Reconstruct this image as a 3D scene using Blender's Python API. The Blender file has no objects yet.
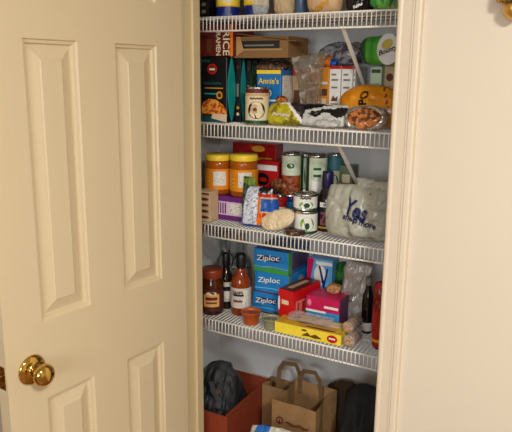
import bpy, bmesh, math, random
from mathutils import Vector, Matrix, noise
random.seed(7)
D = bpy.data; SC = bpy.context.scene; COL = SC.collection
# ------------------------------------------------------------------ camera
FPX = 625.74; YAW, PITCH, ROLL = .5063, .223, .0095
CAM = Vector((1.0625, -1.4823, 1.6034))
fw = Vector((-math.sin(YAW)*math.cos(PITCH), math.cos(YAW)*math.cos(PITCH), -math.sin(PITCH)))
_r = Vector((math.cos(YAW), math.sin(YAW), 0)); _u = _r.cross(fw)
rt = _r*math.cos(ROLL)+_u*math.sin(ROLL); up = rt.cross(fw)
cd = D.cameras.new('camera'); cam = D.objects.new('camera', cd); COL.objects.link(cam)
cd.sensor_width = 36; cd.lens = FPX/512*36; cd.clip_start = .02
m = Matrix((rt, up, -fw)).transposed().to_4x4(); m.translation = CAM; cam.matrix_world = m
SC.camera = cam
# ------------------------------------------------------------------ world, lamps, exposure
w = D.worlds.new('world'); SC.world = w; w.use_nodes = True
w.node_tree.nodes['Background'].inputs[0].default_value = (.62, .76, 1, 1)
w.node_tree.nodes['Background'].inputs[1].default_value = 1.0
def area(name, loc, target, sx, sy, power, color):
    l = D.lights.new(name, 'AREA'); l.shape = 'RECTANGLE'; l.size = sx; l.size_y = sy
    l.energy = power; l.color = color
    o = D.objects.new(name, l); COL.objects.link(o); o.location = loc
    o.rotation_euler = (Vector(target)-Vector(loc)).to_track_quat('-Z', 'Y').to_euler(); return o
area('ceiling_lamp_light', (1.8, -1.7, 2.33), (1.5, -1.3, 0), .3, .3, 56, (1, .975, .9))
area('window_daylight', (1.2, -3.93, 1.75), (.5, 0, 1.6), 1.5, .7, 46, (.93, .97, 1))
SC.view_settings.view_transform = 'Standard'; SC.view_settings.look = 'None'
SC.view_settings.exposure = -0.16; SC.view_settings.gamma = 1; SC.view_settings.use_curve_mapping = False
# ------------------------------------------------------------------ materials
def lin(c): return tuple(((x/255)/12.92 if x/255 <= .04045 else ((x/255+.055)/1.055)**2.4) for x in c)
def M(name, c, rough=.5, metal=0, var=.06, scale=40, bump=0, bscale=200, alpha=1, trans=0, c2=None, thr=None, ior=1.45, stretch=None):
    mt = D.materials.get(name)
    if mt: return mt
    mt = D.materials.new(name); mt.use_nodes = True; nt = mt.node_tree; b = nt.nodes['Principled BSDF']
    b.inputs['Roughness'].default_value = rough; b.inputs['Metallic'].default_value = metal
    b.inputs['Alpha'].default_value = alpha; b.inputs['Transmission Weight'].default_value = trans
    b.inputs['IOR'].default_value = ior
    tc = nt.nodes.new('ShaderNodeTexCoord'); src = tc.outputs['Object']
    if stretch:
        mp = nt.nodes.new('ShaderNodeMapping'); mp.inputs['Scale'].default_value = stretch
        nt.links.new(src, mp.inputs[0]); src = mp.outputs[0]
    nz = nt.nodes.new('ShaderNodeTexNoise'); nz.inputs['Scale'].default_value = scale; nz.inputs['Detail'].default_value = 4
    nt.links.new(src, nz.inputs['Vector'])
    rp = nt.nodes.new('ShaderNodeValToRGB'); l = lin(c)
    a = tuple(min(1, x*(1-var)) for x in l)+(1,); d = (lin(c2)+(1,)) if c2 else tuple(min(1, x*(1+var)) for x in l)+(1,)
    if c2: a = l+(1,)
    rp.color_ramp.elements[0].color = a; rp.color_ramp.elements[1].color = d
    if thr is not None:
        rp.color_ramp.elements[0].position = thr-.03; rp.color_ramp.elements[1].position = thr+.03
    else: rp.color_ramp.elements[0].position = .3; rp.color_ramp.elements[1].position = .7
    nt.links.new(nz.outputs['Fac'], rp.inputs[0]); nt.links.new(rp.outputs[0], b.inputs['Base Color'])
    if bump:
        n2 = nt.nodes.new('ShaderNodeTexNoise'); n2.noise_type = 'RIDGED_MULTIFRACTAL' if bump >= .6 else 'FBM'; n2.inputs['Scale'].default_value = bscale; n2.inputs['Detail'].default_value = 3
        nt.links.new(src, n2.inputs['Vector'])
        bp = nt.nodes.new('ShaderNodeBump'); bp.inputs['Strength'].default_value = bump; bp.inputs['Distance'].default_value = .002
        nt.links.new(n2.outputs['Fac'], bp.inputs['Height']); nt.links.new(bp.outputs[0], b.inputs['Normal'])
    return mt
wallm = M('wall_paint', (220, 208, 188), .6, bump=.12, bscale=160, var=.015, scale=3)
doorm = M('door_paint', (217, 199, 164), .38, bump=.25, bscale=60, var=.01, scale=5, stretch=(1, 1, .05))
trimm = M('trim_paint', (226, 212, 190), .35, var=.01, scale=5)
jambm = M('jamb_paint', (214, 194, 154), .4, var=.01, scale=5)
closetm = M('closet_paint', (203, 203, 203), .7, bump=.1, var=.02, scale=6)
floorm = M('floor_wood', (150, 110, 70), .4, c2=(118, 82, 50), stretch=(1, 12, 1), scale=4)
ceilm = M('ceiling_paint', (235, 230, 220), .8, bump=.4, bscale=90, var=.02)
wirem = M('white_vinyl_wire', (236, 232, 222), .35, var=.02)
brass = M('polished_brass', (208, 170, 90), .09, 1, var=.03, scale=20)
darkbrass = M('aged_brass', (90, 62, 30), .3, 1)
steel = M('tin_metal', (190, 190, 188), .22, 1, var=.05)
black = M('black_print', (14, 14, 15), .4); white = M('white_print', (232, 230, 224), .45)
cream = M('cream_print', (226, 210, 172), .5); red = M('red_print', (186, 22, 26), .35); gold = M('gold_print', (206, 150, 40), .4)
teal = M('teal_print', (16, 150, 146), .4); yellow = M('yellow_print', (240, 205, 50), .4); blue = M('blue_print', (24, 84, 170), .35)
sky = M('sky_blue_print', (36, 146, 214), .3); green = M('green_print', (60, 150, 50), .35); purple = M('purple_print', (104, 36, 118), .4)
orange = M('orange_print', (232, 120, 20), .4); maroon = M('maroon_print', (96, 26, 22), .5); kraft = M('kraft_board', (140, 104, 62), .75, c2=(124, 90, 52), stretch=(1, 1, 20))
navy = M('navy_print', (18, 36, 110), .3); magenta = M('magenta_print', (196, 22, 84), .35); grey = M('grey_print', (120, 118, 112), .5); brown = M('brown_print', (96, 56, 26), .5)
tan = M('tan_print', (198, 166, 122), .55); lime = M('lime_print', (150, 196, 50), .4); dgreen = M('dark_green_print', (24, 74, 40), .4); pale = M('pale_green_print', (186, 206, 176), .5)
pasta = M('pasta_picture', (226, 150, 50), .5, c2=(170, 64, 24), thr=.52, scale=110)
mixpic = M('snack_picture', (206, 150, 60), .4, c2=(110, 60, 24), thr=.5, scale=90)
smallprint = M('fine_print_panel', (226, 222, 210), .5, c2=(90, 90, 96), thr=.6, scale=260, stretch=(1, 1, 2))
glassy = M('clear_glass', (235, 240, 235), .04, trans=1, ior=1.45, var=0)
film = M('clear_film', (225, 225, 222), .12, alpha=.32, bump=.6, bscale=60)
foil = M('crinkled_foil', (200, 196, 188), .25, .75, bump=1, bscale=45)
# ------------------------------------------------------------------ helpers
def at(px, py, y):
    d = fw+rt*((px-256)/FPX)-up*((py-216)/FPX); return CAM+d*((y-CAM.y)/d.y)
def tag(o, label=None, cat=None, group=None, kind=None):
    if label: o['label'] = label
    if cat: o['category'] = cat
    if group: o['group'] = group
    if kind: o['kind'] = kind
    return o
def empty(name, loc, rz=0, label=None, cat=None, group=None):
    o = D.objects.new(name, None); COL.objects.link(o); o.location = loc; o.rotation_euler.z = rz
    o.empty_display_size = .02; return tag(o, label, cat, group)
class MB:
    def __init__(s): s.b = bmesh.new(); s.m = []
    def mi(s, m):
        if m not in s.m: s.m.append(m)
        return s.m.index(m)
    def poly(s, pts, m):
        f = s.b.faces.new([s.b.verts.new(p) for p in pts]); f.material_index = s.mi(m); return f
    def box(s, lo, hi, m, bev=0, mat=None):
        vs = [s.b.verts.new((x, y, z)) for x in (lo[0], hi[0]) for y in (lo[1], hi[1]) for z in (lo[2], hi[2])]
        fs = [s.b.faces.new([vs[i] for i in q]) for q in ((0,1,3,2),(4,6,7,5),(0,4,5,1),(2,3,7,6),(0,2,6,4),(1,5,7,3))]
        for f in fs: f.material_index = s.mi(m)
        if bev:
            es = list({e for f in fs for e in f.edges}); r = bmesh.ops.bevel(s.b, geom=es, offset=bev, segments=2, affect='EDGES', profile=.5)
            vs = list({v for f in r['faces'] for v in f.verts} | {v for v in vs if v.is_valid})
        if mat: bmesh.ops.transform(s.b, matrix=mat, verts=[v for v in vs if v.is_valid])
    def lathe(s, prof, m, seg=28, mats=None, mat=None, sq=1, a0=0, a1=2*math.pi):
        full = abs(a1-a0-2*math.pi) < 1e-4; n = seg if full else seg+1; R = []
        for (r, z) in prof:
            R.append([s.b.verts.new((r*math.cos(a0+(a1-a0)*i/seg), r*math.sin(a0+(a1-a0)*i/seg)*sq, z)) for i in range(n)] if r > 1e-6 else [s.b.verts.new((0, 0, z))])
        for k in range(len(R)-1):
            A, B = R[k], R[k+1]; mi = s.mi(mats[k] if mats else m)
            for i in range(seg):
                j = (i+1) % n if full else i+1
                q = [A[i % len(A)], A[j % len(A)], B[j % len(B)], B[i % len(B)]]
                q2 = []
                for v in q:
                    if v not in q2: q2.append(v)
                if len(q2) > 2:
                    f = s.b.faces.new(q2); f.material_index = mi; f.smooth = True
        if mat: bmesh.ops.transform(s.b, matrix=mat, verts=[v for r in R for v in r])
    def tube(s, pts, r, m, seg=8, cap=True):
        pts = [Vector(p) for p in pts]; R = []; n = len(pts)
        for i, p in enumerate(pts):
            t = (pts[min(i+1, n-1)]-pts[max(i-1, 0)]).normalized()
            a = t.cross(Vector((0, 0, 1)) if abs(t.z) < .9 else Vector((1, 0, 0))).normalized(); b = t.cross(a)
            rr = r[i] if isinstance(r, (list, tuple)) else r
            R.append([s.b.verts.new(p+a*rr*math.cos(6.2832*k/seg)+b*rr*math.sin(6.2832*k/seg)) for k in range(seg)])
        mi = s.mi(m)
        for i in range(n-1):
            for k in range(seg):
                f = s.b.faces.new([R[i][k], R[i][(k+1) % seg], R[i+1][(k+1) % seg], R[i+1][k]]); f.material_index = mi; f.smooth = seg > 4
        if cap:
            for q in (R[0], R[-1]): s.b.faces.new(q).material_index = mi
    def strip(s, pts, wv, th, m):           # flat ribbon of width vector wv and thickness vector th along pts
        pts = [Vector(p) for p in pts]; wv = Vector(wv)/2; R = []
        for i, p in enumerate(pts):
            t = (pts[min(i+1, len(pts)-1)]-pts[max(i-1, 0)]).normalized(); n = t.cross(wv).normalized()*th/2
            R.append([s.b.verts.new(p+a*wv+b*n) for a, b in ((-1,-1),(1,-1),(1,1),(-1,1))])
        mi = s.mi(m)
        for i in range(len(pts)-1):
            for k in range(4): s.b.faces.new([R[i][k], R[i][(k+1) % 4], R[i+1][(k+1) % 4], R[i+1][k]]).material_index = mi
        for q in (R[0], R[-1]): s.b.faces.new(q).material_index = mi
    def build(s, name, parent=None, norm=True):
        if norm: bmesh.ops.recalc_face_normals(s.b, faces=s.b.faces[:])
        me = D.meshes.new(name); s.b.to_mesh(me); s.b.free()
        for m in s.m: me.materials.append(m)
        o = D.objects.new(name, me); COL.objects.link(o)
        if parent: o.parent = parent
        return o
def copy_tree(o, parent=None, kids=None):
    c = o.copy(); COL.objects.link(c)
    if parent: c.parent = parent
    for ch in [k for k in D.objects if k.parent == o]: copy_tree(ch, c)
    return c
_tc = {}
def text_pts(body, w, h, bold=0, shear=0):
    """outline polygons of the writing, fitted to a w x h box centred on 0"""
    cu = D.curves.new('t', 'FONT'); cu.body = body; cu.offset = bold; cu.shear = shear; cu.resolution_u = 3
    ob = D.objects.new('t', cu); COL.objects.link(ob); dg = bpy.context.evaluated_depsgraph_get(); dg.update()
    me = D.meshes.new_from_object(ob.evaluated_get(dg)); vs = [v.co.copy() for v in me.vertices]; fs = [tuple(p.vertices) for p in me.polygons]
    D.objects.remove(ob); D.curves.remove(cu); D.meshes.remove(me)
    x0 = min(v.x for v in vs); x1 = max(v.x for v in vs); y0 = min(v.y for v in vs); y1 = max(v.y for v in vs)
    return [((v.x-(x0+x1)/2)/(x1-x0)*w, (v.y-(y0+y1)/2)/(y1-y0)*h) for v in vs], fs
def writing(body, w, h, mt, parent, fn, bold=.01, shear=0, rot=0, name='lettering'):
    """fn maps (a, b) on the face to a 3D point"""
    vs, fs = text_pts(body, w, h, bold, shear); b = bmesh.new(); c, s = math.cos(rot), math.sin(rot)
    V = [b.verts.new(fn(x*c-y*s, x*s+y*c)) for x, y in vs]
    for f in fs:
        try: b.faces.new([V[i] for i in f])
        except ValueError: pass
    me = D.meshes.new(name); b.to_mesh(me); b.free(); me.materials.append(mt)
    o = D.objects.new(name, me); COL.objects.link(o); o.parent = parent; return o
def ring_pts(shape, n=24):
    if shape == 'e': return [(.5+.5*math.cos(6.2832*i/n), .5+.5*math.sin(6.2832*i/n)) for i in range(n)]
    if shape == 'leaf':
        L = [(.5+.5*math.sin(math.pi*i/12), i/12) for i in range(13)]
        return L+[(.5-.5*math.sin(math.pi*i/12), i/12) for i in range(11, 0, -1)]
    return [(0, 0), (1, 0), (1, 1), (0, 1)]
def carton(name, label, cat, loc, w, d, h, body, rz=0, decals=(), texts=(), group=None, tilt=None, flap=True):
    """box, origin at base front-left; decals (face,u0,v0,u1,v1,mat[,shape]); texts (face,uc,vc,w,h,string,mat[,rot])"""
    root = empty(name, loc, rz, label, cat, group)
    if tilt: root.rotation_euler = tilt
    b = MB(); b.box((0, 0, 0), (w, d, h), body, min(w, d, h)*.03); b.build('carton', root)
    def face(f, u, v, off):
        if f == 'F': return Vector((u*w, -off, v*h))
        if f == 'R': return Vector((w+off, u*d, v*h))
        if f == 'L': return Vector((-off, d-u*d, v*h))
        return Vector((u*w, v*d, h+off))
    def dims(f): return {'F': (w, h), 'R': (d, h), 'L': (d, h), 'T': (w, d)}[f]
    b = MB()
    if flap: 
        e = .0008
        b.box((.02*w, .48*d, h-e/2), (.98*w, .5*d, h+e), grey)
    k = 0
    for dc in decals:
        f, u0, v0, u1, v1, mt = dc[:6]; sh = dc[6] if len(dc) > 6 else 'r'; k += 1
        P = [(u0+(u1-u0)*a, v0+(v1-v0)*c) for a, c in (ring_pts(sh) if isinstance(sh, str) else sh)]
        o1 = .0007+.00018*k
        top = [face(f, a, c, o1) for a, c in P]; bot = [face(f, a, c, 0) for a, c in P]
        b.poly(top, mt)
        for i in range(len(P)): b.poly([bot[i-1], bot[i], top[i], top[i-1]], mt)
    face_o = root
    if decals or flap: face_o = b.build('printed_design', root)
    for t in texts:
        f, uc, vc, tw, th, body_, mt = t[:7]; rot = t[7] if len(t) > 7 else 0; W_, H_ = dims(f)
        writing(body_, tw, th, mt, face_o, lambda x, y, f=f, uc=uc, vc=vc, W_=W_, H_=H_, k=k: face(f, uc+x/W_, vc+y/H_, .0011+.00018*k), rot=rot, shear=.15 if len(t) > 8 else 0, bold=.015)
    return root
def fit(x0, x1, yt, y):        # pixel span on the plane y -> x, width, top height
    a = at(x0, yt, y); b = at(x1, yt, y); return a.x, b.x-a.x, (a.z+b.z)/2
def pbox(name, label, cat, x0, x1, yt, y, zb, d, body, **k):
    x, w, zt = fit(x0, x1, yt, y); return carton(name, label, cat, (x, y, zb), w, d, zt-zb, body, **k)
def face_angle(x, y): return math.atan2(CAM.y-y, CAM.x-x)-math.radians(4)
def patch(b, r, ac, aw, z0, z1, mt, shape='r', n=14):
    """printed patch wrapped on a cylinder"""
    P = ring_pts(shape, 20)
    if shape == 'r': P = [(i/n, 0) for i in range(n+1)]+[(1-i/n, 1) for i in range(n+1)]
    if shape == 'r':
        for i in range(n):
            a, c = ac-aw/2+aw*i/n, ac-aw/2+aw*(i+1)/n
            b.poly([(r*math.cos(a), r*math.sin(a), z0), (r*math.cos(c), r*math.sin(c), z0), (r*math.cos(c), r*math.sin(c), z1), (r*math.cos(a), r*math.sin(a), z1)], mt)
    else: b.poly([(r*math.cos(ac-aw/2+aw*u), r*math.sin(ac-aw/2+aw*u), z0+(z1-z0)*v) for u, v in P], mt)
def can(name, label, cat, x, y, z, r, h, lab, patches=(), texts=(), group=None, lid=steel, top=steel):
    root = empty(name, (x, y, z), 0, label, cat, group); fa = face_angle(x, y)
    b = MB(); b.lathe([(0, .002), (r*.9, .002), (r*.92, 0), (r, .001), (r, .004), (r*.975, .006), (r*.975, h-.006), (r, h-.004), (r, h-.001), (r*.95, h), (r*.92, h-.004)], steel); b.build('can_body', root)
    b = MB(); b.lathe([(r*.93, h-.004), (r*.7, h-.0045), (r*.66, h-.0035), (r*.3, h-.004), (0, h-.004)], lid); b.tube([(r*.45*math.cos(i*.628), r*.28*math.sin(i*.628)+r*.3, h-.002) for i in range(11)], .0007, lid, 5, False); b.build('lid', root)
    b = MB(); b.lathe([(r*.985, .008), (r*.985, h-.008)], lab)
    for i, p in enumerate(patches):
        da, aw, v0, v1, mt = p[:5]; patch(b, r*.985+.0005+i*.0002, fa+da, aw, h*v0, h*v1, mt, p[5] if len(p) > 5 else 'r')
    lb_ = b.build('paper_label', root, norm=False)
    for (da, vc, tw, th, body, mt) in texts:
        rr = r*.985+.0016; writing(body, tw, th, mt, lb_, lambda a, c: Vector((rr*math.cos(fa+da+a/rr), rr*math.sin(fa+da+a/rr), h*vc+c)), bold=.02)
    return root
def surf(w, h, d, seed, crk, fr, sag=0, k=3, neck=0, rnd=.35):
    def P(u, v, s, off=0):
        eu = max(0, 1-abs(u)**k)**.5; ev = max(0, 1-abs(2*v-1)**k)**.5; e = eu*ev
        bot = 1+sag*(1-v)*2-sag
        vv = 2*v-1; ru = 1-rnd+rnd*math.sqrt(1-vv*vv/2); rv = 1-rnd+rnd*math.sqrt(1-u*u/2)
        q = Vector((u*w/2*(1-neck*v**3)*(.94+.06*ev)*ru, -s*(d/2*e*bot+.0006), h*(.5+vv/2*rv)))
        n = noise.noise_vector(Vector((u*fr, v*fr*h/w, s*3+seed*7.3))); n2 = noise.noise_vector(Vector((u*fr*2.6, v*fr*2.6*h/w, s*3+seed*3.1)))
        cr = noise.noise(Vector((u*fr*1.6+v*2, v*fr*1.3-u*2, seed*2.7+s))); q.y += s*(max(0, .22-abs(cr))*3.2)*crk*(.2+.8*e)
        q += Vector((n.x*.35, n.y, n.z*.35))*crk*(.3+.7*e)+Vector((n2.x*.2, n2.y, n2.z*.2))*crk*.6*(.3+.7*e)
        return q+Vector((0, -s*off, 0))
    return P
def bag(name, label, cat, loc, w, h, d, mats, mf=None, rot=(0, 0, 0), seed=1, crk=.004, fr=3, n=26, texts=(), group=None, part='pouch', neck=0, sag=.2, k=3, rnd=.35, extras=None):
    """crinkled pillow bag; origin = base centre"""
    P = surf(w, h, d, seed, crk, fr, sag, k, neck, rnd); R = Matrix.Rotation(rot[2], 3, 'Z') @ Matrix.Rotation(rot[0], 3, 'X') @ Matrix.Rotation(rot[1], 3, 'Y')
    T = lambda u, v, s, off=0: R @ P(u, v, s, off)
    zmin = min(T(-1+2*i/12, j/12, s).z for i in range(13) for j in range(13) for s in (1, -1))
    G = lambda u, v, s, off=0: T(u, v, s, off)-Vector((0, 0, zmin))
    root = empty(name, loc, 0, label, cat, group); b = MB(); ix = [b.mi(m_) for m_ in mats]
    for s in (1, -1):
        V = [[b.b.verts.new(G(-1+2*i/n, j/n, s)) for j in range(n+1)] for i in range(n+1)]
        for i in range(n):
            for j in range(n):
                q = [V[i][j], V[i+1][j], V[i+1][j+1], V[i][j+1]]
                f = b.b.faces.new(q if s > 0 else q[::-1]); f.smooth = True
                f.material_index = mf(-1+(2*i+1)/n, (j+.5)/n, s) if mf else 0
    bmesh.ops.remove_doubles(b.b, verts=b.b.verts[:], dist=.0012)
    body_o = b.build(part, root, norm=False)
    for (uc, vc, tw, th, body, mt, *ro) in texts:
        writing(body, tw, th, mt, body_o, lambda a, c, uc=uc, vc=vc: G(uc+2*a/w, vc+c/h, 1, .004), rot=ro[0] if ro else 0, bold=.03)
    if extras: extras(root, G)
    return root
# ------------------------------------------------------------------ structure
W = .61; JD = .0914; ZS = (1.7686, 1.4569, 1.1397, .8188); YF = .1359; YB = .44; HD = 2.04
XL, XR = -.155, .765; H = 2.44
def st(b, name): return tag(b.build(name), kind='structure')
b = MB(); b.box((-2.2, -4, -.05), (3.4, YB+.1, 0), floorm); st(b, 'floor')
b = MB(); b.box((-2.2, -4, H), (3.4, YB+.1, H+.05), ceilm); st(b, 'ceiling')
b = MB()
b.box((-2.2, 0, 0), (-.02, JD, H), wallm); b.box((W+.02, 0, 0), (3.4, JD, H), wallm); b.box((-.02, 0, HD+.02), (W+.02, JD, H), wallm); st(b, 'wall_front')
b = MB(); b.box((-2.25, -4, 0), (-2.2, JD, H), wallm); st(b, 'wall_left')
b = MB(); b.box((3.4, -4, 0), (3.45, JD, H), wallm); st(b, 'wall_right')
b = MB(); b.box((-2.25, -4.1, 0), (.4, -4, H), wallm); b.box((2.0, -4.1, 0), (3.45, -4, H), wallm); b.box((.4, -4.1, 0), (2.0, -4, .85), wallm); b.box((.4, -4.1, 2.15), (2.0, -4, H), wallm); st(b, 'wall_back')
b = MB()
for lo, hi in (((.4, -4.06, .85), (.45, -4, 2.15)), ((1.95, -4.06, .85), (2.0, -4, 2.15)), ((.45, -4.06, .85), (1.95, -4, .9)), ((.45, -4.06, 2.1), (1.95, -4, 2.15)), ((1.18, -4.06, .9), (1.22, -4, 2.1))): b.box(lo, hi, trimm, .003)
st(b, 'window_1')
b = MB(); b.box((XL-.05, JD, 0), (XL, YB+.05, H), closetm); st(b, 'wall_closet_left')
b = MB(); b.box((XR, JD, 0), (XR+.05, YB+.05, H), closetm); st(b, 'wall_closet_right')
b = MB(); b.box((XL, YB, 0), (XR, YB+.05, H), closetm); st(b, 'wall_closet_back')
# jamb, door stop, casing
b = MB(); b.box((-.02, -.002, 0), (-.003, JD, HD+.02), jambm, .001); b.box((-.003, .045, 0), (.006, .08, HD-.01), jambm, .002)
b.box((W, -.002, 0), (W+.02, JD, HD+.02), trimm, .001); b.box((W-.009, .045, 0), (W, .08, HD-.01), trimm, .002)
b.box((-.003, -.002, HD), (W, JD, HD+.02), trimm, .001); st(b, 'trim_1')
CP = [(0, 0), (0, .0085), (.003, .011), (.008, .0115), (.012, .0095), (.034, .0125), (.037, .0145), (.041, .0145), (.043, .0185), (.053, .019), (.0575, .0165), (.0585, 0)]
def casing(x0, sx, name, z1):
    b = MB(); A = [b.b.verts.new((x0+sx*px_, -py_, 0)) for px_, py_ in CP]; B = [b.b.verts.new((x0+sx*px_, -py_, z1+px_)) for px_, py_ in CP]
    b.mi(trimm)
    for i in range(len(CP)): b.b.faces.new([A[i-1], A[i], B[i], B[i-1]])
    b.b.faces.new(A); b.b.faces.new(B); return st(b, name)
casing(W+.003, 1, 'trim_2', HD+.003); casing(-.018, -1, 'trim_3', HD+.003)
b = MB(); A = [b.b.verts.new((-.018-p, -q, HD+.003+p)) for p, q in CP]; B = [b.b.verts.new((W+.003+p, -q, HD+.003+p)) for p, q in CP]; b.mi(trimm)
for i in range(len(CP)): b.b.faces.new([A[i-1], A[i], B[i], B[i-1]])
st(b, 'trim_4')
b = MB(); b.box((W+.062, -.014, 0), (3.4, 0, .09), trimm, .004); st(b, 'baseboard_right')
b = MB(); b.box((-2.2, -.014, 0), (-.08, 0, .09), trimm, .004); st(b, 'baseboard_left')
# ------------------------------------------------------------------ door
DW, DH, TH = .6161, 2.03, .035; s_, p_ = .1026, .1472
b = MB(); b.mi(doorm)
TS = [0, s_, s_+p_, DW-s_-p_, DW-s_, DW]; ZZ = [.008, .24, .8279, 1.0226, 1.6751, 1.7832, 1.93, DH]
RG = [(0, 0), (.003, .005), (.009, .006), (.012, .0125), (.017, .0125), (.043, .004), (.0455, .002), (.048, .002)]
for side in (0, 1):
    X = lambda t, z, dp: Vector((-TH+dp if side else -dp, -t, z))     # local: hinge at origin, slab runs to -y, visible face x=0
    for i in range(5):
        for j in range(7):
            t0, t1, z0, z1 = TS[i], TS[i+1], ZZ[j], ZZ[j+1]
            if i in (1, 3) and j in (1, 3, 5):
                R = []
                for ins, dp in RG: R.append([b.b.verts.new(X(t, z, dp)) for t, z in ((t0+ins, z0+ins), (t1-ins, z0+ins), (t1-ins, z1-ins), (t0+ins, z1-ins))])
                for k in range(len(R)-1):
                    for q in range(4): b.b.faces.new([R[k][q], R[k][(q+1) % 4], R[k+1][(q+1) % 4], R[k+1][q]])
                b.b.faces.new(R[-1])
            else: b.b.faces.new([b.b.verts.new(X(t, z, 0)) for t, z in ((t0, z0), (t1, z0), (t1, z1), (t0, z1))])
for (t0, z0, t1, z1) in ((0, ZZ[0], 0, DH), (DW, ZZ[0], DW, DH), (0, ZZ[0], DW, ZZ[0]), (0, DH, DW, DH)):
    b.poly([(0, -t0, z0), (0, -t1, z1), (-TH, -t1, z1), (-TH, -t0, z0)], doorm)
bmesh.ops.remove_doubles(b.b, verts=b.b.verts[:], dist=.0001)
door = tag(b.build('door_1'), kind='structure'); door.rotation_euler.z = -.1027; door.location = (0, -.001, 0)
KT, KZ = .551, .9185
ax = Matrix.Translation((0, -KT, KZ)) @ Matrix.Rotation(math.pi/2, 4, 'Y')
rose = [(0, 0), (.0355, 0), (.037, .002), (.0355, .005), (.031, .0085), (.022, .011), (.0145, .0125), (.0145, .013), (0, .013)]
kn = [(0, .012), (.012, .012), (.0105, .016), (.0095, .022), (.0105, .027), (.015, .030), (.021, .034), (.0255, .040), (.027, .047), (.026, .053), (.021, .059), (.013, .0625), (.006, .0635), (0, .064)]
for sgn, mm in ((1, ax), (-1, Matrix.Translation((-TH, -KT, KZ)) @ Matrix.Rotation(-math.pi/2, 4, 'Y'))):
    b = MB(); b.lathe(rose, brass, 40, mat=mm); o = b.build('door_rose', door)
    b = MB(); b.lathe(kn, brass, 40, mat=mm); b.build('door_knob', o)
b = MB(); b.box((-.030, -DW-.0012, KZ-.029), (-.006, -DW+.002, KZ+.029), brass, .0008)
b.box((-.024, -DW-.012, KZ-.009), (-.012, -DW, KZ+.009), darkbrass, .002)
for dz in (-.022, .022): b.lathe([(0, 0), (.0035, 0), (.003, .0012), (0, .0014)], darkbrass, 10, mat=Matrix.Translation((-.018, -DW-.001, KZ+dz)) @ Matrix.Rotation(math.pi/2, 4, 'X'))
b.build('latch_plate', door)
for hz in (.28, 1.02, 1.78):
    b = MB(); b.tube([(-.039, .003, hz-.045), (-.039, .003, hz+.045)], .005, brass, 10); b.build('hinge', door)
# ------------------------------------------------------------------ ceiling lamp, wall ornament
g = empty('ceiling_lamp', (1.8, -1.7, H), 0, 'round frosted flush ceiling lamp with brass rim above the room', 'lamp')
b = MB(); b.lathe([(0, 0), (.19, 0), (.19, -.02), (.175, -.03)], brass, 36); b.build('lamp_rim', g)
em = D.materials.new('lit_diffuser'); em.use_nodes = True; bs = em.node_tree.nodes['Principled BSDF']; bs.inputs['Emission Color'].default_value = (1, .85, .65, 1); bs.inputs['Emission Strength'].default_value = 3
b = MB(); b.lathe([(.175, -.03), (.15, -.05), (.1, -.065), (0, -.072)], em, 36); b.build('lamp_shade', g)
c = at(514, -1, -.03)
g = empty('wall_ornament', (c.x, c.y, c.z), 0, 'gold and dark brown ornament hanging on the wall at the upper right corner', 'wall ornament')
b = MB(); b.lathe([(0, .09), (.035, .085), (.04, .05), (.03, .03), (.034, .012), (.033, .004), (.02, -.001), (0, -.002)], M('dark_walnut', (58, 34, 20), .3), 28); b.build('ornament_body', g)
b = MB()
for i in range(18): a = i*6.2832/18; b.lathe([(0, -.004), (.003, -.003), (.004, 0), (.003, .003), (0, .004)], brass, 8, mat=Matrix.Translation((.031*math.cos(a), .031*math.sin(a)*.9, -.002)))
b.build('beading', g)
b = MB(); b.lathe([(0, -.002), (.014, -.004), (.021, -.014), (.02, -.026), (.012, -.036), (.004, -.041), (0, -.042)], M('satin_gold', (226, 178, 92), .3, .8), 24); b.build('finial', g)
# ------------------------------------------------------------------ wire shelves
SN = ('topmost white wire shelf, at the top edge of the photo', 'second white wire shelf from the top, under the pasta boxes and orange bag',
      'third white wire shelf from the top, under the tins and grocery bag', 'lowest white wire shelf, under the blue cartons and bottles')
def make_shelf(z, label, brace):
    g = empty('wire_shelf', (0, YF, z), 0, label, 'shelf', 'white wire pantry shelves'); dp = YB-YF-.002; x0, x1 = XL+.004, XR-.004
    b = MB(); n = int((x1-x0)/.0127)
    for i in range(n+1):
        x = x0+.004+i*.0127; b.tube([(x, .003, -.0025), (x, dp, -.0025)], .0013, wirem, 6)
    for y in (dp*.35, dp*.68, dp-.004): b.tube([(x0, y, -.006), (x1, y, -.006)], .0027, wirem, 8)
    b.build('wire_deck', g)
    b = MB()
    for i in range(n+1):
        x = x0+.004+i*.0127; b.tube([(x, .002, -.002), (x, -.0015, -.004), (x, -.002, -.0425)], .0016, wirem, 6)
    b.tube([(x0, .001, -.0035), (x1, .001, -.0035)], .0028, wirem, 8); b.tube([(x0, .0005, -.043), (x1, .0005, -.043)], .003, wirem, 8)
    b.build('front_lip', g)
    if brace:
        b = MB(); x = .420; e = (x-.01, dp, -.262)
        b.strip([(x, .004, -.040), e], (.011, 0, 0), .003, wirem); b.strip([(e[0], dp-.002, e[2]+.006), (e[0], dp-.002, e[2]-.03)], (.014, 0, 0), .002, wirem); b.build('support_brace', g)
for k in range(4): make_shelf(ZS[k], SN[k], k < 2)
Z1, Z2, Z3, Z4 = [z+.0003 for z in ZS]
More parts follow.
